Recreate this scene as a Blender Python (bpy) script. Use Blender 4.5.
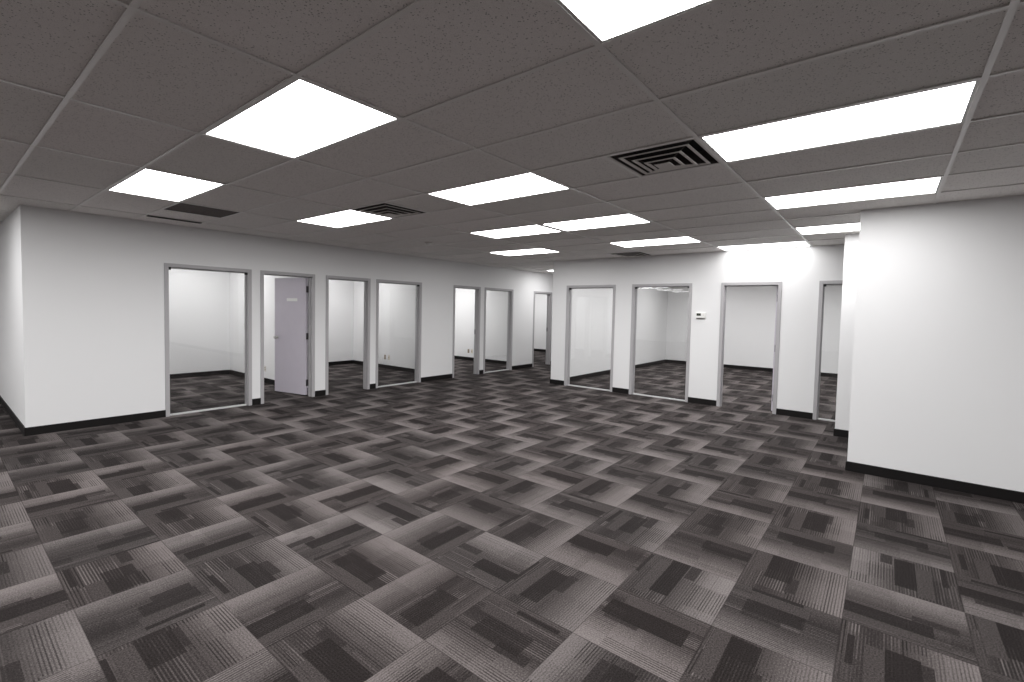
import bpy, bmesh, math, random
from mathutils import Vector, Matrix

random.seed(7)
scene = bpy.context.scene
for o in list(bpy.data.objects):
    bpy.data.objects.remove(o)
COL = scene.collection

# ------------------------------------------------------------------ camera
H = 2.608                     # ceiling height
EYE = 1.5485
cam_data = bpy.data.cameras.new('camera')
cam = bpy.data.objects.new('camera', cam_data)
COL.objects.link(cam)
R = Vector((0.63033, -0.776039, 0.021167))
U = Vector((0.021235, 0.04449, 0.998784))
F = Vector((0.776037, 0.629114, -0.044522))
cam.matrix_world = Matrix(((R.x, U.x, -F.x, 0.0), (R.y, U.y, -F.y, 0.0), (R.z, U.z, -F.z, EYE), (0, 0, 0, 1)))
cam_data.sensor_width = 36.0
cam_data.lens = 36.0 * 471.88 / 1024.0
cam_data.shift_x = 0.00605
cam_data.shift_y = -0.0096
cam_data.clip_start = 0.05
scene.camera = cam

# ------------------------------------------------------------------ world, exposure
world = bpy.data.worlds.new('world')
scene.world = world
world.use_nodes = True
world.node_tree.nodes['Background'].inputs[0].default_value = (0.5, 0.5, 0.5, 1)
world.node_tree.nodes['Background'].inputs[1].default_value = 0.02
LAMP = 15.5                    # radiance of a ceiling light diffuser
scene.view_settings.view_transform = 'Standard'
scene.view_settings.look = 'None'
scene.view_settings.exposure = 0.0
scene.view_settings.gamma = 1.0
scene.view_settings.use_curve_mapping = False

# ------------------------------------------------------------------ node helpers
class NT:
    def __init__(self, name):
        self.m = bpy.data.materials.new(name)
        self.m.use_nodes = True
        self.t = self.m.node_tree
        self.t.nodes.clear()
        self.out = self.t.nodes.new('ShaderNodeOutputMaterial')
    def n(self, typ, **kw):
        nd = self.t.nodes.new(typ)
        for k, v in kw.items():
            setattr(nd, k, v)
        return nd
    def l(self, a, b):
        self.t.links.new(a, b)
    def setin(self, sock, v):
        if hasattr(v, 'is_output'):
            self.l(v, sock)
        else:
            sock.default_value = v
    def math(self, op, a, b=0.0, c=None, clamp=False):
        nd = self.n('ShaderNodeMath', operation=op, use_clamp=clamp)
        self.setin(nd.inputs[0], a)
        self.setin(nd.inputs[1], b)
        if c is not None:
            self.setin(nd.inputs[2], c)
        return nd.outputs[0]
    def mix(self, f, a, b):
        nd = self.n('ShaderNodeMix', data_type='RGBA')
        self.setin(nd.inputs[0], f)
        self.setin(nd.inputs[6], a)
        self.setin(nd.inputs[7], b)
        return nd.outputs[2]
    def mixf(self, f, a, b):
        nd = self.n('ShaderNodeMix', data_type='FLOAT')
        self.setin(nd.inputs[0], f)
        self.setin(nd.inputs[2], a)
        self.setin(nd.inputs[3], b)
        return nd.outputs[0]
    def ramp(self, f, pts, interp='LINEAR'):
        nd = self.n('ShaderNodeValToRGB')
        self.l(f, nd.inputs[0])
        cr = nd.color_ramp
        cr.interpolation = interp
        while len(cr.elements) < len(pts):
            cr.elements.new(0.5)
        for e, (pos, c) in zip(cr.elements, pts):
            e.position = pos
            e.color = (c, c, c, 1) if not isinstance(c, tuple) else (*c, 1)
        return nd.outputs[0]
    def noise(self, scale, detail=2.0, vec=None, rough=0.5):
        nd = self.n('ShaderNodeTexNoise')
        nd.inputs['Scale'].default_value = scale
        nd.inputs['Detail'].default_value = detail
        nd.inputs['Roughness'].default_value = rough
        if vec is not None:
            self.l(vec, nd.inputs['Vector'])
        return nd.outputs[0]
    def pos(self):
        return self.n('ShaderNodeNewGeometry').outputs['Position']
    def principled(self, col, rough=0.5, metal=0.0, spec=0.5, bump=None, bump_str=0.1, bump_dist=0.002):
        p = self.n('ShaderNodeBsdfPrincipled')
        self.setin(p.inputs['Base Color'], col)
        self.setin(p.inputs['Roughness'], rough)
        p.inputs['Metallic'].default_value = metal
        p.inputs['Specular IOR Level'].default_value = spec
        if bump is not None:
            b = self.n('ShaderNodeBump')
            b.inputs['Strength'].default_value = bump_str
            b.inputs['Distance'].default_value = bump_dist
            self.l(bump, b.inputs['Height'])
            self.l(b.outputs[0], p.inputs['Normal'])
        self.l(p.outputs[0], self.out.inputs[0])
        return p

def simple(name, col, rough=0.5, metal=0.0, spec=0.5, var=0.04, scale=6.0):
    t = NT(name)
    nz = t.noise(scale, 3.0, t.pos())
    a = tuple(c * (1 - var) for c in col) + (1,)
    b = tuple(min(1.0, c * (1 + var)) for c in col) + (1,)
    t.principled(t.mix(nz, a, b), rough, metal, spec)
    return t.m

# wall paint: white, faint roller texture
def wall_mat():
    t = NT('white_wall_paint')
    p = t.pos()
    big = t.noise(0.8, 2.0, p)
    fine = t.noise(260.0, 2.0, p)
    t.principled(t.mix(big, (0.745, 0.745, 0.75, 1), (0.775, 0.775, 0.775, 1)), 0.6, 0, 0.3, fine, 0.08, 0.001)
    return t.m
WALL = wall_mat()

# mineral fibre ceiling tile: warm grey-white with pinholes and fissures
def tile_mat():
    t = NT('mineral_fibre_tile')
    p = t.pos()
    v = t.n('ShaderNodeTexVoronoi')
    v.inputs['Scale'].default_value = 75.0
    v.inputs['Randomness'].default_value = 1.0
    t.l(p, v.inputs['Vector'])
    hole = t.math('LESS_THAN', v.outputs['Distance'], 0.24)
    keep = t.math('GREATER_THAN', t.noise(38.0, 2.0, p), 0.47)
    holes = t.math('MULTIPLY', hole, keep)
    v2 = t.n('ShaderNodeTexVoronoi')
    v2.inputs['Scale'].default_value = 210.0
    t.l(p, v2.inputs['Vector'])
    pin = t.math('LESS_THAN', v2.outputs['Distance'], 0.3)
    mot = t.noise(30.0, 4.0, p, 0.7)
    at = t.n('ShaderNodeAttribute', attribute_name='shade')
    base = t.mix(mot, (0.82, 0.785, 0.765, 1), (0.93, 0.90, 0.88, 1))
    base = t.mix(at.outputs['Fac'], base, (0.76, 0.76, 0.73, 1))
    c1 = t.mix(t.math('MULTIPLY', pin, 0.25), base, (0.25, 0.24, 0.23, 1))
    c2 = t.mix(t.math('MULTIPLY', holes, 0.6), c1, (0.10, 0.095, 0.09, 1))
    t.principled(c2, 0.95, 0, 0.1, t.math('SUBTRACT', 1.0, holes), 0.4, 0.002)
    return t.m
TILE = tile_mat()
TBAR = simple('white_grid_steel', (0.82, 0.80, 0.78), 0.35, 0, 0.5)
BASE = simple('black_rubber_base', (0.0085, 0.0075, 0.0075), 0.5, 0, 0.2)
FRAME = simple('grey_frame_paint', (0.40, 0.39, 0.40), 0.42, 0, 0.4, 0.03)
SILL = simple('pale_sill_metal', (0.47, 0.47, 0.47), 0.35, 0, 0.5, 0.03)
LEAF = simple('lavender_grey_door_paint', (0.57, 0.535, 0.60), 0.45, 0, 0.4, 0.03)
STEEL = simple('brushed_steel', (0.55, 0.54, 0.53), 0.3, 1.0)
DARKSTEEL = simple('dark_bronze_steel', (0.10, 0.095, 0.10), 0.4, 0.8)
RUBBER = simple('black_gasket', (0.01, 0.01, 0.01), 0.6)
PLASTIC = simple('white_plastic', (0.80, 0.80, 0.78), 0.4)
IVORY = simple('ivory_plastic', (0.62, 0.56, 0.46), 0.4)
TANPL = simple('tan_outlet_plastic', (0.26, 0.21, 0.15), 0.45)
SCREEN = simple('dark_lcd', (0.035, 0.04, 0.03), 0.2)
VENTGREY = simple('dusty_vent_paint', (0.66, 0.63, 0.60), 0.5, 0, 0.4, 0.12, 30.0)
GRIME_SHADE = simple('grimy_dark_metal_and_shade', (0.07, 0.062, 0.058), 0.7, 0, 0.3, 0.3, 12.0)  # grime on the vents; also colours the painted shade under the thermostat
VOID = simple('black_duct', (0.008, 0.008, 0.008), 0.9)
PANELEDGE = simple('white_light_frame', (0.75, 0.75, 0.73), 0.4)

def grille_mat():
    t = NT('perforated_dark_sheet')
    p = t.pos()
    v = t.n('ShaderNodeTexVoronoi')
    v.inputs['Scale'].default_value = 110.0
    v.inputs['Randomness'].default_value = 0.0
    t.l(p, v.inputs['Vector'])
    hole = t.math('LESS_THAN', v.outputs['Distance'], 0.33)
    big = t.noise(3.0, 3.0, p)
    c = t.mix(big, (0.10, 0.078, 0.07, 1), (0.17, 0.14, 0.125, 1))
    t.principled(t.mix(hole, c, (0.012, 0.01, 0.01, 1)), 0.7, 0, 0.3)
    return t.m
GRILLE = grille_mat()

def glass_mat():
    t = NT('clear_window_glass')
    tr = t.n('ShaderNodeBsdfTransparent')
    tr.inputs[0].default_value = (0.955, 0.958, 0.957, 1)
    gl = t.n('ShaderNodeBsdfGlossy')
    gl.inputs['Roughness'].default_value = 0.012
    gl.inputs['Color'].default_value = (1, 1, 1, 1)
    lw = t.n('ShaderNodeLayerWeight')
    lw.inputs[0].default_value = 0.5
    f5 = t.math('POWER', lw.outputs['Facing'], 5.0)
    fr = t.math('MULTIPLY_ADD', f5, 0.96, 0.04)
    mx = t.n('ShaderNodeMixShader')
    t.l(fr, mx.inputs[0])
    t.l(tr.outputs[0], mx.inputs[1])
    t.l(gl.outputs[0], mx.inputs[2])
    t.l(mx.outputs[0], t.out.inputs[0])
    return t.m
GLASS = glass_mat()

def lamp_mat(name, power):
    t = NT(name)
    e = t.n('ShaderNodeEmission')
    e.inputs[0].default_value = (1.0, 0.992, 0.992, 1)
    e.inputs[1].default_value = power
    t.l(e.outputs[0], t.out.inputs[0])
    t.m.cycles.emission_sampling = 'FRONT'
    return t.m
GLOW = lamp_mat('glowing_acrylic_diffuser', LAMP)
GLOW_WEAK = {f: lamp_mat('glowing_acrylic_diffuser_dimmed', LAMP * f) for f in (0.5, 0.78)}
WEAK = {(12, 1): 0.5, (7, 0): 0.78, (10, 0): 0.78}      # panels dimmed to soften hot spots on nearby walls

# carpet squares: pinstripes, tonal gradient, dark and plain blocks; one square per face, uv gives its own direction
def carpet_mat():
    t = NT('striped_carpet_squares')
    uv = t.n('ShaderNodeUVMap', uv_map='square')
    sp = t.n('ShaderNodeSeparateXYZ')
    t.l(uv.outputs[0], sp.inputs[0])
    s, v = sp.outputs[0], sp.outputs[1]
    def attr(nm):
        return t.n('ShaderNodeAttribute', attribute_name=nm).outputs['Fac']
    a, b, cc, d = attr('rand_a'), attr('rand_b'), attr('rand_c'), attr('rand_d')
    M = t.math
    def inside(x, lo, w):
        x1 = M('SUBTRACT', x, lo)
        return M('MULTIPLY', M('GREATER_THAN', x1, 0.0), M('LESS_THAN', x1, w))
    # tonal gradient across the square
    sh = M('ADD', s, M('MULTIPLY_ADD', d, 0.14, -0.07))
    g = t.ramp(sh, [(0.0, 0.50), (0.10, 0.36), (0.26, 0.21), (0.42, 0.28), (0.60, 0.51), (0.82, 0.74), (1.0, 0.85)])
    # shift of tone between segments along the stripe
    seg = M('GREATER_THAN', v, M('MULTIPLY_ADD', b, 0.4, 0.3))
    g = M('ADD', g, M('MULTIPLY', M('SUBTRACT', seg, 0.5), M('MULTIPLY_ADD', cc, 0.16, -0.08)))
    # pinstripes
    N = 36.0
    ph = M('FRACT', M('MULTIPLY', s, N))
    stripe = M('LESS_THAN', ph, 0.42)
    idx = M('FLOOR', M('MULTIPLY', s, N))
    wn = t.n('ShaderNodeTexWhiteNoise', noise_dimensions='2D')
    cx = t.n('ShaderNodeCombineXYZ')
    t.l(idx, cx.inputs[0])
    t.l(M('MULTIPLY', a, 91.0), cx.inputs[1])
    t.l(cx.outputs[0], wn.inputs['Vector'])
    # bands where the pinstripe is strong or nearly absent
    wb = t.n('ShaderNodeTexWhiteNoise', noise_dimensions='3D')
    cb = t.n('ShaderNodeCombineXYZ')
    t.l(M('FLOOR', M('MULTIPLY', s, 6.0)), cb.inputs[0])
    t.l(M('MULTIPLY', a, 57.0), cb.inputs[1])
    t.l(M('FLOOR', M('MULTIPLY_ADD', v, 2.2, b)), cb.inputs[2])
    t.l(cb.outputs[0], wb.inputs['Vector'])
    band = M('MULTIPLY_ADD', M('POWER', wb.outputs[0], 1.5), 0.85, 0.15)
    amp = M('MULTIPLY', band, M('MULTIPLY_ADD', wn.outputs[0], 0.30, 0.20))
    lines = M('MULTIPLY', stripe, amp)
    dark_zone = M('LESS_THAN', g, 0.38)
    # light lines on dark ground, dark lines on light ground
    sign = M('MULTIPLY_ADD', dark_zone, 2.0, -1.0)
    val = M('ADD', g, M('MULTIPLY', lines, sign))
    # blocks
    a0 = M('MULTIPLY_ADD', a, 0.22, 0.16)
    b0 = M('MULTIPLY_ADD', b, 0.62, -0.12)
    wd = M('MULTIPLY_ADD', cc, 0.10, 0.20)
    ld = M('MULTIPLY_ADD', d, 0.35, 0.5)
    dark = M('MULTIPLY', inside(s, a0, wd), inside(v, b0, ld))
    gr0 = M('SUBTRACT', a0, 0.145)
    grey = M('MULTIPLY', inside(s, gr0, 0.142), inside(v, M('SUBTRACT', b0, M('MULTIPLY_ADD', cc, 0.3, -0.12)), ld))
    sl0 = M('SUBTRACT', a0, M('MULTIPLY_ADD', d, 0.05, 0.25))
    sliver = M('MULTIPLY', inside(s, sl0, 0.06), inside(v, M('MULTIPLY', cc, 0.5), 0.5))
    sm0 = M('ADD', a0, 0.22)
    small = M('MULTIPLY', inside(s, sm0, 0.12), inside(v, M('MULTIPLY_ADD', cc, 0.8, -0.1), 0.36))
    val = t.mixf(M('MULTIPLY', grey, 0.85), val, M('MULTIPLY_ADD', lines, -0.25, 0.43))
    val = t.mixf(M('MULTIPLY', small, 0.85), val, M('MULTIPLY_ADD', lines, 0.4, 0.19))
    val = t.mixf(M('MULTIPLY', sliver, 0.85), val, 0.10)
    val = t.mixf(M('MULTIPLY', dark, M('MULTIPLY_ADD', d, 0.4, 0.52)), val, M('MULTIPLY_ADD', lines, 0.35, 0.03))
    # tuft texture
    p = t.pos()
    tuft = t.noise(330.0, 2.0, p)
    tuft2 = t.noise(135.0, 1.0, p)
    val = M('ADD', val, M('MULTIPLY_ADD', tuft, 0.56, -0.28))
    val = M('ADD', val, M('MULTIPLY_ADD', tuft2, 0.7, -0.35))
    # seams
    e1 = M('MINIMUM', M('MINIMUM', s, M('SUBTRACT', 1.0, s)), M('MINIMUM', v, M('SUBTRACT', 1.0, v)))
    seam = M('LESS_THAN', e1, 0.006)
    val = t.mixf(M('MULTIPLY', seam, 0.35), val, 0.15)
    col = t.ramp(val, [(0.0, (0.0085, 0.0066, 0.0063)), (0.25, (0.021, 0.0175, 0.017)), (0.55, (0.060, 0.0525, 0.051)), (1.0, (0.172, 0.154, 0.151))])
    hs = t.n('ShaderNodeHueSaturation')
    t.l(M('MULTIPLY_ADD', cc, 0.2, 1.0), hs.inputs['Saturation'])
    t.l(M('MULTIPLY_ADD', d, 0.18, 0.87), hs.inputs['Value'])
    t.l(col, hs.inputs['Color'])
    col = hs.outputs[0]
    t.principled(col, 0.95, 0, 0.12, tuft, 0.5, 0.004)
    return t.m
CARPET = carpet_mat()

# ------------------------------------------------------------------ mesh helpers
def box(bm, x0, x1, y0, y1, z0, z1):
    vs = [bm.verts.new((x, y, z)) for z in (z0, z1) for y in (y0, y1) for x in (x0, x1)]
    for f in ((0, 2, 3, 1), (4, 5, 7, 6), (0, 1, 5, 4), (2, 6, 7, 3), (0, 4, 6, 2), (1, 3, 7, 5)):
        bm.faces.new([vs[i] for i in f])

def cyl(bm, c, r, axis, length, n=24, r2=None):
    r2 = r if r2 is None else r2
    ax = Vector(axis).normalized()
    up = Vector((0, 0, 1)) if abs(ax.z) < 0.9 else Vector((1, 0, 0))
    e1 = ax.cross(up).normalized()
    e2 = ax.cross(e1)
    c = Vector(c)
    A = [bm.verts.new(c + (e1 * math.cos(k * 2 * math.pi / n) + e2 * math.sin(k * 2 * math.pi / n)) * r) for k in range(n)]
    B = [bm.verts.new(c + ax * length + (e1 * math.cos(k * 2 * math.pi / n) + e2 * math.sin(k * 2 * math.pi / n)) * r2) for k in range(n)]
    for k in range(n):
        bm.faces.new((A[k], A[(k + 1) % n], B[(k + 1) % n], B[k]))
    bm.faces.new(A[::-1])
    bm.faces.new(B)

def lathe(bm, prof, n=28):
    rings = []
    for r, z in prof:
        rings.append([bm.verts.new((r * math.cos(k * 2 * math.pi / n), r * math.sin(k * 2 * math.pi / n), z)) for k in range(n)])
    for A, B in zip(rings, rings[1:]):
        for k in range(n):
            bm.faces.new((A[k], A[(k + 1) % n], B[(k + 1) % n], B[k]))
    bm.faces.new(rings[-1])
    bm.faces.new(rings[0][::-1])

def obj(name, bm, mat, parent=None, loc=None, bevel=0.0):
    bmesh.ops.recalc_face_normals(bm, faces=bm.faces)
    me = bpy.data.meshes.new(name)
    bm.to_mesh(me)
    bm.free()
    me.materials.append(mat)
    o = bpy.data.objects.new(name, me)
    COL.objects.link(o)
    if parent is not None:
        o.parent = parent
    if loc is not None:
        o.location = loc
    if bevel > 0:
        md = o.modifiers.new('bevel', 'BEVEL')
        md.width = bevel
        md.segments = 2
        md.limit_method = 'ANGLE'
    return o

def struct(o):
    o['kind'] = 'structure'
    return o

def thing(name, label, cat, loc, group=None, rotz=0.0):
    o = bpy.data.objects.new(name, None)
    o.empty_display_size = 0.1
    COL.objects.link(o)
    o.location = loc
    o.rotation_euler = (0, 0, rotz)
    o['label'] = label
    o['category'] = cat
    if group:
        o['group'] = group
    return o

# ------------------------------------------------------------------ room extents
X0, X1 = -9.0, 14.80
Y0, Y1 = -6.0, 11.35
WT = 0.12

# ------------------------------------------------------------------ floor: carpet squares 0.5 m, quarter turned
S = 0.5
FU, FV = 4.9413, 0.1193
def build_floor():
    bm = bmesh.new()
    uvl = bm.loops.layers.uv.new('square')
    lay = [bm.faces.layers.float.new('rand_' + c) for c in 'abcd']
    rnd = random.Random(21)
    i0, i1 = math.floor((X0 - 0.13 - FU) / S), math.ceil((X1 + 0.13 - FU) / S)
    j0, j1 = math.floor((Y0 - 0.13 - FV) / S), math.ceil((Y1 + 0.13 - FV) / S)
    verts = {(i, j): bm.verts.new((FU + i * S, FV + j * S, 0.0)) for i in range(i0, i1 + 1) for j in range(j0, j1 + 1)}
    for i in range(i0, i1):
        for j in range(j0, j1):
            f = bm.faces.new((verts[i, j], verts[i + 1, j], verts[i + 1, j + 1], verts[i, j + 1]))
            x, y = FU + (i + .5) * S, FV + (j + .5) * S
            plus = x < 1.45 + 0.375 * (y - 0.5) if y < 4.5 else x < 2.95
            edge = abs(x - (1.45 + 0.375 * (min(y, 4.5) - 0.5)))
            if edge < 0.5 and rnd.random() < 0.4:
                plus = not plus
            if x > 3 and rnd.random() < 0.08:
                plus = not plus
            mirror = rnd.random() < 0.5
            for lp in f.loops:
                cu = (lp.vert.co.x - (FU + i * S)) / S
                cv = (lp.vert.co.y - (FV + j * S)) / S
                if (i + j) % 2 == 0:       # stripes run along x
                    s, tt = cv, cu
                else:
                    s, tt = cu, cv
                if not plus:
                    s = 1 - s
                if mirror:
                    tt = 1 - tt
                lp[uvl].uv = (s, tt)
            for L in lay:
                f[L] = rnd.random()
    # the slab under the carpet
    o = obj('floor', bm, CARPET)
    return struct(o)
floor = build_floor()
slab = bmesh.new()
box(slab, X0 - .2, X1 + .2, Y0 - .2, Y1 + .2, -0.15, -0.012)
obj('slab', slab, GRIME_SHADE, floor)

# ------------------------------------------------------------------ walls
class Op:                       # an opening: start, end along the wall, name of what fills it
    def __init__(self, a, b, kind):
        self.a, self.b, self.kind = a, b, kind
TOP = 2.085
LEFT = [Op(2.04, 3.16, 'w'), Op(3.29, 4.185, 'd'), Op(4.385, 5.285, 'd'), Op(5.42, 6.54, 'w'),
        Op(7.465, 8.36, 'd'), Op(8.51, 9.62, 'w'), Op(10.53, 11.43, 'd')]
RIGHT = [Op(-0.29, 0.83, 'w'), Op(1.315, 2.205, 'd'), Op(2.68, 3.785, 'w'), Op(4.125, 5.225, 'w')]
YL = 7.58                      # face of the left wall
XR = 8.43                      # face of the right wall
HW = H + 0.04

def wall_x(name, x0, x1, y0, y1, ops=()):        # runs along x
    bm = bmesh.new()
    cur = x0
    for op in ops:
        box(bm, cur, op.a, y0, y1, 0, HW)
        box(bm, op.a, op.b, y0, y1, TOP, HW)
        cur = op.b
    box(bm, cur, x1, y0, y1, 0, HW)
    bmesh.ops.remove_doubles(bm, verts=bm.verts, dist=1e-5)
    return struct(obj(name, bm, WALL))

def wall_y(name, x0, x1, y0, y1, ops=()):        # runs along y
    bm = bmesh.new()
    cur = y0
    for op in ops:
        box(bm, x0, x1, cur, op.a, 0, HW)
        box(bm, x0, x1, op.a, op.b, TOP, HW)
        cur = op.b
    box(bm, x0, x1, cur, y1, 0, HW)
    bmesh.ops.remove_doubles(bm, verts=bm.verts, dist=1e-5)
    return struct(obj(name, bm, WALL))

wall_x('wall_left', 0.70, X1, YL, YL + WT, LEFT)
wall_y('wall_left_end', 0.70, 0.82, YL + WT, Y1)
wall_y('wall_right', XR, XR + WT, Y0, 5.57, RIGHT)
wall_x('wall_corridor', XR + WT, X1, 5.45, 5.57)
wall_y('wall_near_right', 5.86, 6.00, Y0, 0.265)
wall_y('wall_stub', 7.46, 7.60, Y0, 0.485)
PART = [(4.27, 4.37), (7.385, 7.465), (10.44, 10.53)]
for k, (a, b) in enumerate(PART):
    wall_y('wall_office_' + 'abc'[k], a, b, YL + WT, Y1)
wall_x('wall_back', X0, X1, Y1, Y1 + WT)
wall_y('wall_far', X1, X1 + WT, Y0, Y1 + WT)
wall_y('wall_rear', X0 - WT, X0, Y0, Y1 + WT)
wall_x('wall_side', X0 - WT, X1 + WT, Y0 - WT, Y0)

# baseboards: one object per wall face
BH, BT = 0.095, 0.012
def base_x(name, y, side, spans):
    bm = bmesh.new()
    for a, b in spans:
        y0, y1 = (y - BT, y) if side < 0 else (y, y + BT)
        box(bm, a, b, y0, y1, 0.0, BH - 0.006)
        box(bm, a, b, y0 + (0.004 if side < 0 else 0), y1 - (0.004 if side > 0 else 0), BH - 0.006, BH)
    return struct(obj(name, bm, BASE))
def base_y(name, x, side, spans):
    bm = bmesh.new()
    for a, b in spans:
        x0, x1 = (x - BT, x) if side < 0 else (x, x + BT)
        box(bm, x0, x1, a, b, 0.0, BH - 0.006)
        box(bm, x0 + (0.004 if side < 0 else 0), x1 - (0.004 if side > 0 else 0), a, b, BH - 0.006, BH)
    return struct(obj(name, bm, BASE))
def gaps(a, b, ops):
    out, cur = [], a
    for op in ops:
        if op.a - cur > 0.02:
            out.append((cur, op.a))
        cur = op.b
    out.append((cur, b))
    return out
base_x('baseboard_left', YL, -1, gaps(0.70 - BT, X1, LEFT))
base_y('baseboard_left_end', 0.70, -1, [(YL, Y1)])
base_y('baseboard_right', XR, -1, gaps(Y0, 5.57 + BT, RIGHT))
base_x('baseboard_corridor', 5.57, 1, [(XR, X1)])
bb = base_y('baseboard_near_right', 5.86, -1, [(Y0, 0.265)])
base_x('baseboard_near_right_end', 0.265, 1, [(5.86 - BT, 6.0 + BT)])
base_y('baseboard_stub', 7.46, -1, [(Y0, 0.485)])
base_x('baseboard_stub_end', 0.485, 1, [(7.46 - BT, 7.60 + BT)])
xs = [0.82] + [v for ab in PART for v in ab] + [X1]
for k in range(4):
    a, b = xs[2 * k], xs[2 * k + 1]
    nm = 'abcd'[k]
    base_x('baseboard_office_%s_back' % nm, Y1, -1, [(a, b)])
    base_y('baseboard_office_%s_side' % nm, b, -1, [(YL + WT, Y1 - BT)])
    base_y('baseboard_office_%s_near' % nm, a, 1, [(YL + WT, Y1 - BT)])
base_x('baseboard_big_room_side', 5.45, -1, [(XR + WT, X1)])
base_y('baseboard_big_room_back', X1, -1, [(Y0, 5.45 - BT)])

# ------------------------------------------------------------------ frames, glass, doors
FW, FP = 0.05, 0.012            # face width, projection from the wall
def to_world(axis, a, d, z):    # a along the wall, d into the wall from its room face
    return (a, YL + d, z) if axis == 'x' else (XR + d, a, z)
def abox(bm, axis, a0, a1, d0, d1, z0, z1):
    if axis == 'x':
        box(bm, a0, a1, YL + d0, YL + d1, z0, z1)
    else:
        box(bm, XR + d0, XR + d1, a0, a1, z0, z1)

def frame_mesh(axis, op):
    bm = bmesh.new()
    d0, d1 = -FP, WT + FP
    g = 0.0006
    abox(bm, axis, op.a + g, op.a + FW, d0, d1, 0, TOP - g)
    abox(bm, axis, op.b - FW, op.b - g, d0, d1, 0, TOP - g)
    abox(bm, axis, op.a + FW, op.b - FW, d0, d1, TOP - FW, TOP - g)
    s0, s1 = (0.050, 0.085)      # the stop
    abox(bm, axis, op.a + FW, op.a + FW + 0.014, s0, s1, 0, TOP - FW)
    abox(bm, axis, op.b - FW - 0.014, op.b - FW, s0, s1, 0, TOP - FW)
    abox(bm, axis, op.a + FW + 0.014, op.b - FW - 0.014, s0, s1, TOP - FW - 0.014, TOP - FW)
    return bm

def hinge_bm(axis, a, d, z, sgn):
    bm = bmesh.new()
    c = to_world(axis, a, d, z - 0.05)
    cyl(bm, c, 0.0075, (0, 0, 1), 0.10, 12)
    abox(bm, axis, min(a, a + sgn * 0.03), max(a, a + sgn * 0.03), d - 0.04, d - 0.002, z - 0.05, z + 0.05)
    return bm

wn, dn = [0], [0]
def fill(axis, op, clips='', strike=None, hinges=None):
    if op.kind == 'w':
        wn[0] += 1
        fr = struct(obj('window_%d' % wn[0], frame_mesh(axis, op), FRAME, bevel=0.002))
        bm = bmesh.new()
        abox(bm, axis, op.a + FW + 0.014, op.b - FW - 0.014, 0.030, 0.085, 0.0, 0.017)
        obj('sill', bm, SILL, fr)
        bm = bmesh.new()
        abox(bm, axis, op.a + FW + 0.001, op.b - FW - 0.001, 0.042, 0.048, 0.018, TOP - FW - 0.001)
        obj('pane', bm, GLASS, fr)
        for c in clips:          # small black glazing blocks in the upper corners
            bm = bmesh.new()
            a = op.a + FW if c == 'a' else op.b - FW - 0.035
            abox(bm, axis, a, a + 0.035, 0.018, 0.041, TOP - FW - 0.035, TOP - FW)
            obj('glazing_block', bm, RUBBER, fr)
        return fr
    dn[0] += 1
    fr = struct(obj('door_%d' % dn[0], frame_mesh(axis, op), FRAME, bevel=0.002))
    if strike:
        bm = bmesh.new()
        a = op.a + FW if strike == 'a' else op.b - FW
        abox(bm, axis, a - 0.001 if strike == 'a' else a - 0.003, a + 0.003 if strike == 'a' else a + 0.001, 0.092, 0.125, 0.96, 1.07)
        obj('strike_plate', bm, DARKSTEEL, fr)
    return fr

def leaf(fr, hinge, along, into, width, angle, plate=False):
    """door leaf: hinge point, unit vector along the closed leaf, unit vector into the room"""
    al, inn = Vector(along), Vector(into)
    c, s = math.cos(angle), math.sin(angle)
    e = al * c + inn * s                     # along the open leaf
    n = al * s - inn * c                     # corridor side of the leaf
    M = Matrix(((e.x, n.x, 0, hinge[0]), (e.y, n.y, 0, hinge[1]), (0, 0, 1, 0), (0, 0, 0, 1)))
    def put(nm, bm, mat, par, bevel=0.0):
        bm.transform(M)
        return obj(nm, bm, mat, par, bevel=bevel)
    T = 0.044
    bm = bmesh.new()
    box(bm, 0.012, width, 0.0, T, 0.022, TOP - FW - 0.008)
    lf = put('leaf', bm, LEAF, fr, 0.002)
    for side in (0, 1):                      # knob on both faces
        bm = bmesh.new()
        y0 = T if side else 0.0
        sg = 1 if side else -1
        cyl(bm, (width - 0.065, y0, 0.985), 0.033, (0, sg, 0), 0.008, 24)
        cyl(bm, (width - 0.065, y0 + sg * 0.008, 0.985), 0.012, (0, sg, 0), 0.03, 18)
        cyl(bm, (width - 0.065, y0 + sg * 0.03, 0.985), 0.017, (0, sg, 0), 0.016, 24, 0.028)
        cyl(bm, (width - 0.065, y0 + sg * 0.046, 0.985), 0.028, (0, sg, 0), 0.018, 24, 0.02)
        put('knob', bm, STEEL, lf)
    bm = bmesh.new()
    box(bm, width, width + 0.002, 0.008, 0.036, 0.93, 1.04)
    put('latch_plate', bm, STEEL, lf)
    if plate:
        bm = bmesh.new()
        box(bm, width * 0.42 - 0.12, width * 0.42 + 0.14, T, T + 0.004, 1.625, 1.675)
        p = put('name_plate', bm, PLASTIC, lf, 0.001)
        p['label'] = 'blank white name plate'
    for z in (0.23, 1.03, 1.83):
        bm = bmesh.new()
        cyl(bm, (0.0, -0.004, z - 0.055), 0.009, (0, 0, 1), 0.11, 12)
        box(bm, 0.0, 0.0115, -0.004, 0.03, z - 0.055, z + 0.055)
        put('hinge', bm, DARKSTEEL, fr)
    return lf

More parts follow.
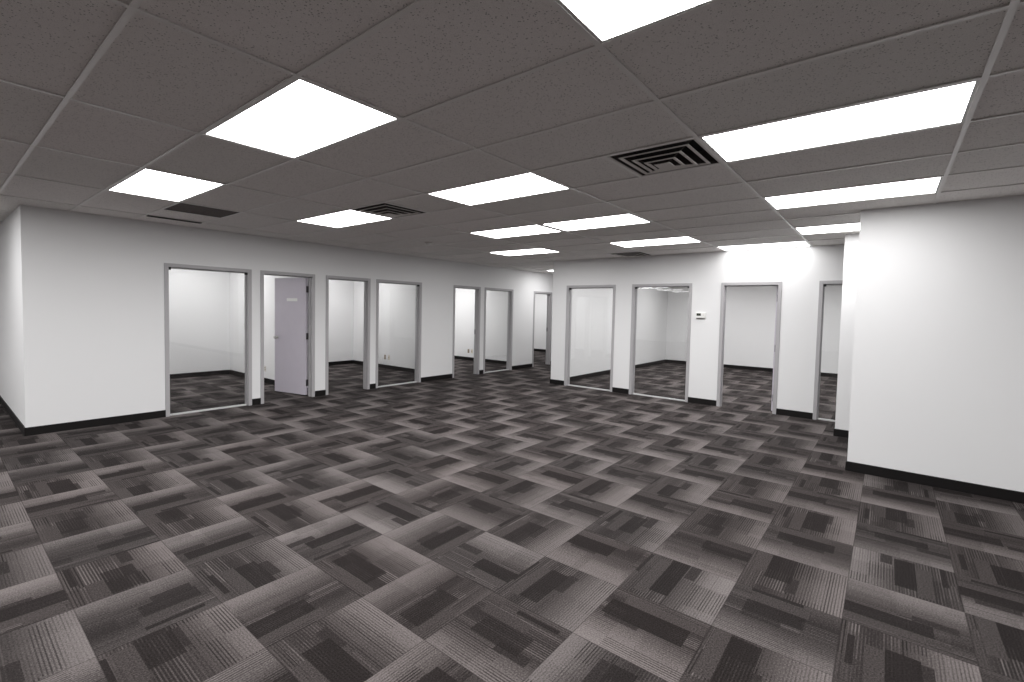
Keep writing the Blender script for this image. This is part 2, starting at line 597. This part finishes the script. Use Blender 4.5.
clips_left = {0: 'ab', 3: 'b', 5: ''}
for k, op in enumerate(LEFT):
    if op.kind == 'w':
        fill('x', op, clips_left[k])
    else:
        fr = fill('x', op, strike={1: 'a', 4: 'b', 6: 'b'}.get(k))
        if k == 1:
            leaf(fr, (op.b - FW - 0.004, YL + WT + 0.004), (-1, 0, 0), (0, 1, 0), 0.785, math.radians(77.5), True)
clips_right = {0: 'b', 2: 'ab', 3: 'b'}
for k, op in reversed(list(enumerate(RIGHT))):
    if op.kind == 'w':
        fill('y', op, clips_right[k])
    else:
        fr = fill('y', op)
        leaf(fr, (XR + WT + 0.004, op.a + FW + 0.004), (0, 1, 0), (1, 0, 0), 0.78, math.radians(100))

# ------------------------------------------------------------------ ceiling grid
GU, GV, TU, TV = 0.495, -0.2776, 0.61, 1.22
VIEW_LIGHTS = [
    (1, 0, 'white ceiling light panel at the very top edge, nearest the viewer'),
    (1, 2, 'big square-looking ceiling light panel at upper left, above the first windows'),
    (1, 4, 'small leftmost ceiling light panel beside the dark perforated grille'),
    (4, 4, 'lit ceiling panel touching the black air vent near the left wall'),
    (4, 2, 'lit ceiling panel alone in the middle of the ceiling'),
    (4, 0, 'long bright ceiling panel beside the big grey air diffuser on the right'),
    (7, 0, 'long bright ceiling panel above the near white wall on the right'),
    (10, 0, 'bright ceiling panel cut off by the corner of the near right wall'),
    (7, 2, 'right one of the two ceiling panels that join end to end'),
    (7, 3, 'left one of the two ceiling panels that join end to end'),
    (10, 4, 'ceiling panel just before the corridor, behind the end-to-end pair'),
    (10, 2, 'ceiling panel in front of the small far black vent'),
    (12, 1, 'ceiling panel tight against the wall above the open doorway and thermostat'),
    (16, 5, 'tiny far ceiling light panel at the corridor end behind the wall corner')]
NAMES = {-2: 'first', -5: 'second', -8: 'third', -11: 'fourth'}
AISLE = {-2: 'added far right', 0: 'right', 2: 'middle', 4: 'left', 6: 'far left', 8: 'outermost left'}
HIDDEN_LIGHTS = []
for i, js in ((-2, (-2, 0, 2, 4, 6)), (-5, (0, 2, 4, 6, 8)), (-8, (0, 2, 4, 6)), (-11, (2, 6))):  # far right panel of the first row is added to brighten the right side
    for j in js:
        HIDDEN_LIGHTS.append((i, j, 'ceiling light panel behind the viewer, %s row back, %s aisle' % (NAMES[i], AISLE[j]), 'lights behind the viewer'))
HIDDEN_LIGHTS += [(1, -2, 'ceiling light panel beside the viewer past the right picture edge, nearer one', 'lights behind the viewer'),
                  (4, -2, 'ceiling light panel beside the near right wall past the picture edge', 'lights behind the viewer')]
for nm, ij in (('first office behind the left wall', ((1, 8), (4, 8))), ('second office behind the left wall', ((6, 8), (9, 8))),
               ('third office behind the left wall', ((12, 8), (14, 8))), ('last office behind the left wall', ((18, 8), (21, 8)))):
    for (i, j), w in zip(ij, ('nearer', 'farther')):
        HIDDEN_LIGHTS.append((i, j, 'ceiling light panel in the %s, %s one' % (nm, w), 'lights inside the offices'))
for i, w in ((14, 'front'), (17, 'middle'), (20, 'back')):
    for j, ww in ((-1, 'right'), (1, 'centre'), (3, 'left')):
        HIDDEN_LIGHTS.append((i, j, 'ceiling light panel in the big room behind the right wall, %s row %s' % (w, ww), 'lights inside the big room'))

def cell(i, j):
    return GU + i * TU, GV + j * TV
used = set((i, j) for i, j, *_ in VIEW_LIGHTS) | set((i, j) for i, j, *_ in HIDDEN_LIGHTS)
VENTS = [(4, 1, 0), (4, 3, 1), (12, 3, 0)]       # cell and which half of it
GRILLES = [(2, 5, 0)]
half = {(i, j): h for i, j, h in VENTS + GRILLES}

def build_ceiling():
    bm = bmesh.new()
    lay = bm.faces.layers.float.new('shade')
    rnd = random.Random(5)
    i0, i1 = math.floor((X0 - GU) / TU) - 1, math.ceil((X1 - GU) / TU) + 1
    j0, j1 = math.floor((Y0 - GV) / TV) - 1, math.ceil((Y1 - GV) / TV) + 1
    e = 0.0105
    def tile(x0, x1, y0, y1):
        z = [H + 0.0015 + rnd.random() * 0.003 for _ in range(4)]
        sh = rnd.random() ** 2 * 0.5
        g = 0.004
        b = [bm.verts.new(p) for p in ((x0 + g, y0 + g, z[0]), (x1 - g, y0 + g, z[1]), (x1 - g, y1 - g, z[2]), (x0 + g, y1 - g, z[3]))]
        t = [bm.verts.new((v.co.x, v.co.y, H + 0.02)) for v in b]
        fs = [bm.faces.new(b[::-1]), bm.faces.new(t)]
        for k in range(4):
            fs.append(bm.faces.new((b[k], b[(k + 1) % 4], t[(k + 1) % 4], t[k])))
        for f in fs:
            f[lay] = sh
    for i in range(i0, i1):
        for j in range(j0, j1):
            x, y = cell(i, j)
            if (i, j) in used:
                continue
            if (i, j) in half:
                h = half[i, j]
                yy = y + TV / 2 if h == 0 else y
                tile(x, x + TU, yy, yy + TV / 2)
                continue
            tile(x, x + TU, y, y + TV)
    o = struct(obj('ceiling', bm, TILE))
    # exposed grid: thin steel tees just below the tiles
    bm = bmesh.new()
    w, z0, z1 = 0.012, H - 0.004, H + 0.0012
    for j in range(j0, j1 + 1):
        y = GV + j * TV
        box(bm, GU + i0 * TU, GU + i1 * TU, y - w, y + w, z0 - 0.0005, z1)
    for i in range(i0, i1 + 1):
        x = GU + i * TU
        box(bm, x - w, x + w, GV + j0 * TV, GV + j1 * TV, z0, z1)
    for (i, j) in half:
        x, y = cell(i, j)
        box(bm, x + w, x + TU - w, y + TV / 2 - w, y + TV / 2 + w, z0, z1)
    obj('grid_tees', bm, TBAR, o)
    # unseen slab added above the suspended ceiling to block world light
    bm = bmesh.new()
    box(bm, X0 - .2, X1 + .2, Y0 - .2, Y1 + .2, H + 0.28, H + 0.36)
    obj('light_block_slab', bm, GRIME_SHADE, o)
build_ceiling()

# ------------------------------------------------------------------ ceiling lights
def make_light(label, group, e=0.014):
    t = thing('ceiling_light', label, 'ceiling light', (0, 0, H), group)
    hx, hy = TU / 2 - 0.0125, TV / 2 - 0.0125
    b = 0.012
    bm = bmesh.new()
    box(bm, -hx, hx, -hy, -hy + e, -0.003, 0.012)
    box(bm, -hx, hx, hy - e, hy, -0.003, 0.012)
    box(bm, -hx, -hx + b, -hy + e, hy - e, -0.003, 0.012)
    box(bm, hx - b, hx, -hy + e, hy - e, -0.003, 0.012)
    obj('frame', bm, PANELEDGE, t)
    bm = bmesh.new()
    vs = [bm.verts.new(p) for p in ((-hx + b, -hy + e, 0.002), (-hx + b, hy - e, 0.002), (hx - b, hy - e, 0.002), (hx - b, -hy + e, 0.002))]
    f = bm.faces.new(vs)
    f.normal_update()
    me = bpy.data.meshes.new('diffuser')
    bm.to_mesh(me)
    bm.free()
    me.materials.append(GLOW)
    d = bpy.data.objects.new('diffuser', me)
    COL.objects.link(d)
    d.parent = t
    bm = bmesh.new()
    box(bm, -hx, hx, -hy, hy, 0.014, 0.08)
    obj('housing', bm, PANELEDGE, t)
    return t
proto = None
for spec in VIEW_LIGHTS + HIDDEN_LIGHTS:
    i, j, label = spec[:3]
    group = spec[3] if len(spec) > 3 else 'ceiling lights of the open office'
    if proto is None:
        o = proto = make_light(label, group)
        kids = list(o.children)
    elif (i, j) in ((7, 2), (7, 3)):      # the joined pair has broad end caps
        o = make_light(label, group, 0.034)
    else:
        o = proto.copy()
        COL.objects.link(o)
        for ch in kids:
            c = ch.copy()
            COL.objects.link(c)
            c.parent = o
            if ch.name.startswith('diffuser') and (i, j) in WEAK:
                c.data = ch.data.copy()
                c.data.materials[0] = GLOW_WEAK[WEAK[i, j]]
        o['label'] = label
        o['group'] = group
    x, y = cell(i, j)
    o.location = (x + TU / 2, y + TV / 2, H)

# ------------------------------------------------------------------ air vents
def louver_ring(bm, h, z, lip=0.018, rise=0.004):
    """square louver: flat lip of half size h at height z, bent up and inward behind it"""
    th = 0.0015
    prof = [(h, z), (h - lip, z), (h - lip - 0.007, z + rise), (h - lip - 0.007 + th, z + rise + th), (h - lip + th, z + th * 2), (h, z + th * 2)]
    rings = [[bm.verts.new((sx * a, sy * a, b)) for sx, sy in ((-1, -1), (1, -1), (1, 1), (-1, 1))] for a, b in prof]
    for P, Q in zip(rings, rings[1:] + rings[:1]):
        for k in range(4):
            bm.faces.new((P[k], P[(k + 1) % 4], Q[(k + 1) % 4], Q[k]))
def make_vent(label, loc):
    t = thing('air_diffuser', label, 'air vent', loc, 'square air diffusers in the ceiling')
    h = TU / 2 - 0.0125
    w = 0.014
    bm = bmesh.new()
    for s in (-1, 1):
        box(bm, -h, h, min(s * h, s * (h - w)), max(s * h, s * (h - w)), -0.002, 0.008)
        box(bm, min(s * h, s * (h - w)), max(s * h, s * (h - w)), -h + w, h - w, -0.002, 0.008)
    obj('frame', bm, VENTGREY, t)
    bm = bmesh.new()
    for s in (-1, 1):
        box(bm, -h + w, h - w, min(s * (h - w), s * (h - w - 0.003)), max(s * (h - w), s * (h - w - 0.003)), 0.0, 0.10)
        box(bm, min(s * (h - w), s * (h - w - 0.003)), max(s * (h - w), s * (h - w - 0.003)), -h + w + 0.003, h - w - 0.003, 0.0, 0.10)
    obj('throat', bm, GRIME_SHADE, t)
    for hh, z in ((0.236, -0.010), (0.168, -0.021), (0.106, -0.032)):
        bm = bmesh.new()
        louver_ring(bm, hh, z)
        obj('louver', bm, VENTGREY, t)
    bm = bmesh.new()
    box(bm, -0.054, 0.054, -0.054, 0.054, -0.042, -0.039)
    obj('centre_plate', bm, VENTGREY, t)
    for sx in (-1, 1):                       # a stepped stay under each corner carries the louvres
        for sy in (-1, 1):
            bm = bmesh.new()
            pts = [(0.046, -0.0385), (0.096, -0.0285), (0.160, -0.0175), (0.258, 0.004)]
            lo = [[bm.verts.new((sx * a + q * sy * 0.0015, sy * a - q * sx * 0.0015, z)) for a, z in pts] for q in (-1, 1)]
            hi = [[bm.verts.new((sx * a + q * sy * 0.0015, sy * a - q * sx * 0.0015, z + 0.006)) for a, z in pts] for q in (-1, 1)]
            for k in range(3):
                for P, Q in ((lo[0], hi[0]), (lo[1], hi[1]), (lo[0], lo[1]), (hi[0], hi[1])):
                    bm.faces.new((P[k], P[k + 1], Q[k + 1], Q[k]))
            for k in (0, 3):
                bm.faces.new((lo[0][k], lo[1][k], hi[1][k], hi[0][k]))
            obj('corner_stay', bm, GRIME_SHADE, t)
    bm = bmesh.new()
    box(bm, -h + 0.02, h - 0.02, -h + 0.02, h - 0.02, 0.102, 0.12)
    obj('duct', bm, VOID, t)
    return t
VL = ['large grey square air diffuser beside the long bright ceiling panel',
      'black square air vent touching a ceiling light near the left wall',
      'small far black air vent on the ceiling above the right wall']
vp = None
for (i, j, hh), label in zip(VENTS, VL):
    x, y = cell(i, j)
    loc = (x + TU / 2, y + TV / 4 + hh * TV / 2, H)
    if vp is None:
        vp = make_vent(label, loc)
    else:
        o = vp.copy()
        COL.objects.link(o)
        o.location = loc
        o['label'] = label
        for ch in list(vp.children):
            c = ch.copy()
            COL.objects.link(c)
            c.parent = o

x, y = cell(2, 5)
h = TU / 2 - 0.0125
g = thing('return_grille', 'dark brown perforated return air grille beside the leftmost ceiling light', 'air vent', (x + TU / 2, y + TV / 4, H))
bm = bmesh.new()
for s in (-1, 1):
    box(bm, -h, h, min(s * h, s * (h - 0.012)), max(s * h, s * (h - 0.012)), -0.002, 0.01)
    box(bm, min(s * h, s * (h - 0.012)), max(s * h, s * (h - 0.012)), -h + 0.012, h - 0.012, -0.002, 0.01)
obj('frame', bm, GRIME_SHADE, g)
bm = bmesh.new()
box(bm, -h + 0.0125, h - 0.0125, -h + 0.0125, h - 0.0125, 0.001, 0.004)
obj('perforated_panel', bm, GRILLE, g)

x, y = cell(2, 6)  # black framed strip standing for a dark gap along the tile edge
g = thing('dark_slot', 'narrow dark slot in the ceiling by the left wall, past the grille', 'air vent', (x + TU / 2, y, H))
bm = bmesh.new()
for s in (-1, 1):
    box(bm, -0.285, 0.285, min(s * 0.03, s * 0.026), max(s * 0.03, s * 0.026), -0.012, -0.005)
    box(bm, min(s * 0.289, s * 0.285), max(s * 0.289, s * 0.285), -0.03, 0.03, -0.012, -0.005)
obj('frame', bm, GRIME_SHADE, g)
bm = bmesh.new()
box(bm, -0.2845, 0.2845, -0.0255, 0.0255, -0.010, -0.006)
obj('slot', bm, VOID, g)

# ------------------------------------------------------------------ small fittings
g = thing('smoke_detector', 'small round white smoke detector on the ceiling toward the corridor', 'smoke detector', (5.12, 5.78, H))
bm = bmesh.new()
lathe(bm, [(0.062, 0.0), (0.062, -0.012), (0.055, -0.014)])
obj('base', bm, VENTGREY, g)
bm = bmesh.new()
lathe(bm, [(0.052, -0.0145), (0.050, -0.030), (0.038, -0.042), (0.012, -0.046)])
obj('cover', bm, PLASTIC, g)

g = thing('thermostat', 'white thermostat with dark screen on the wall beside the open doorway', 'thermostat', (XR, 2.515, 1.525))
bm = bmesh.new()
box(bm, -0.006, 0.0, -0.085, 0.085, -0.055, 0.055)
obj('back_plate', bm, PLASTIC, g, bevel=0.003)
bm = bmesh.new()
box(bm, -0.030, -0.0065, -0.080, 0.080, -0.042, 0.052)
body = obj('housing', bm, PLASTIC, g, bevel=0.008)
bm = bmesh.new()
box(bm, -0.032, -0.0305, -0.005, 0.066, -0.002, 0.038)
obj('screen', bm, SCREEN, g)
bm = bmesh.new()
for k in range(2):
    box(bm, -0.033, -0.0305, -0.06, -0.035, 0.004 + k * 0.02, 0.016 + k * 0.02)
obj('button', bm, VENTGREY, g)
bm = bmesh.new()
box(bm, -0.028, -0.0065, -0.06, 0.072, -0.051, -0.0425)
obj('shade_strip', bm, GRIME_SHADE, g)  # dark strip painting the shadow at the bottom of the housing

def wall_outlet(x, y, z, mat, kind, label, cat, name, group):
    """plate on a wall face that looks toward -x"""
    g = thing(name, label, cat, (x, y, z), group)
    bm = bmesh.new()
    box(bm, -0.006, 0.0, -0.036, 0.036, -0.058, 0.058)
    obj('cover_plate', bm, mat, g, bevel=0.002)
    if kind == 'duplex':
        for s in (-1, 1):
            bm = bmesh.new()
            cyl(bm, (-0.0062, 0, s * 0.021), 0.017, (-1, 0, 0), 0.002, 20)
            r = obj('socket', bm, TANPL, g)
            for yy in (-0.006, 0.006):
                bm = bmesh.new()
                box(bm, -0.0092, -0.0083, yy - 0.0012, yy + 0.0012, s * 0.021 - 0.005, s * 0.021 + 0.005)
                obj('slot', bm, VOID, r)
    else:
        bm = bmesh.new()
        box(bm, -0.010, -0.0062, -0.012, 0.012, -0.012, 0.012)
        obj('jack', bm, TANPL, g)
    return g
wall_outlet(7.385, 9.93, 0.29, TANPL, 'duplex', 'brown power outlet low on the wall behind the second left window', 'outlet', 'power_outlet', 'outlets low on office walls')
wall_outlet(7.385, 9.77, 0.29, IVORY, 'jack', 'ivory data jack right of the brown outlet behind the window', 'data jack', 'data_jack', 'data jacks low on office walls')
wall_outlet(10.44, 9.91, 0.28, TANPL, 'duplex', 'brown power outlet low on the wall seen through the narrow third doorway', 'outlet', 'power_outlet', 'outlets low on office walls')
wall_outlet(10.44, 9.77, 0.28, IVORY, 'jack', 'ivory data jack beside the outlet seen through the narrow third doorway', 'data jack', 'data_jack', 'data jacks low on office walls')
wall_outlet(4.27, 9.62, 0.28, VENTGREY, 'duplex', 'grey power outlet low on the wall left of the open grey door', 'outlet', 'power_outlet', 'outlets low on office walls')
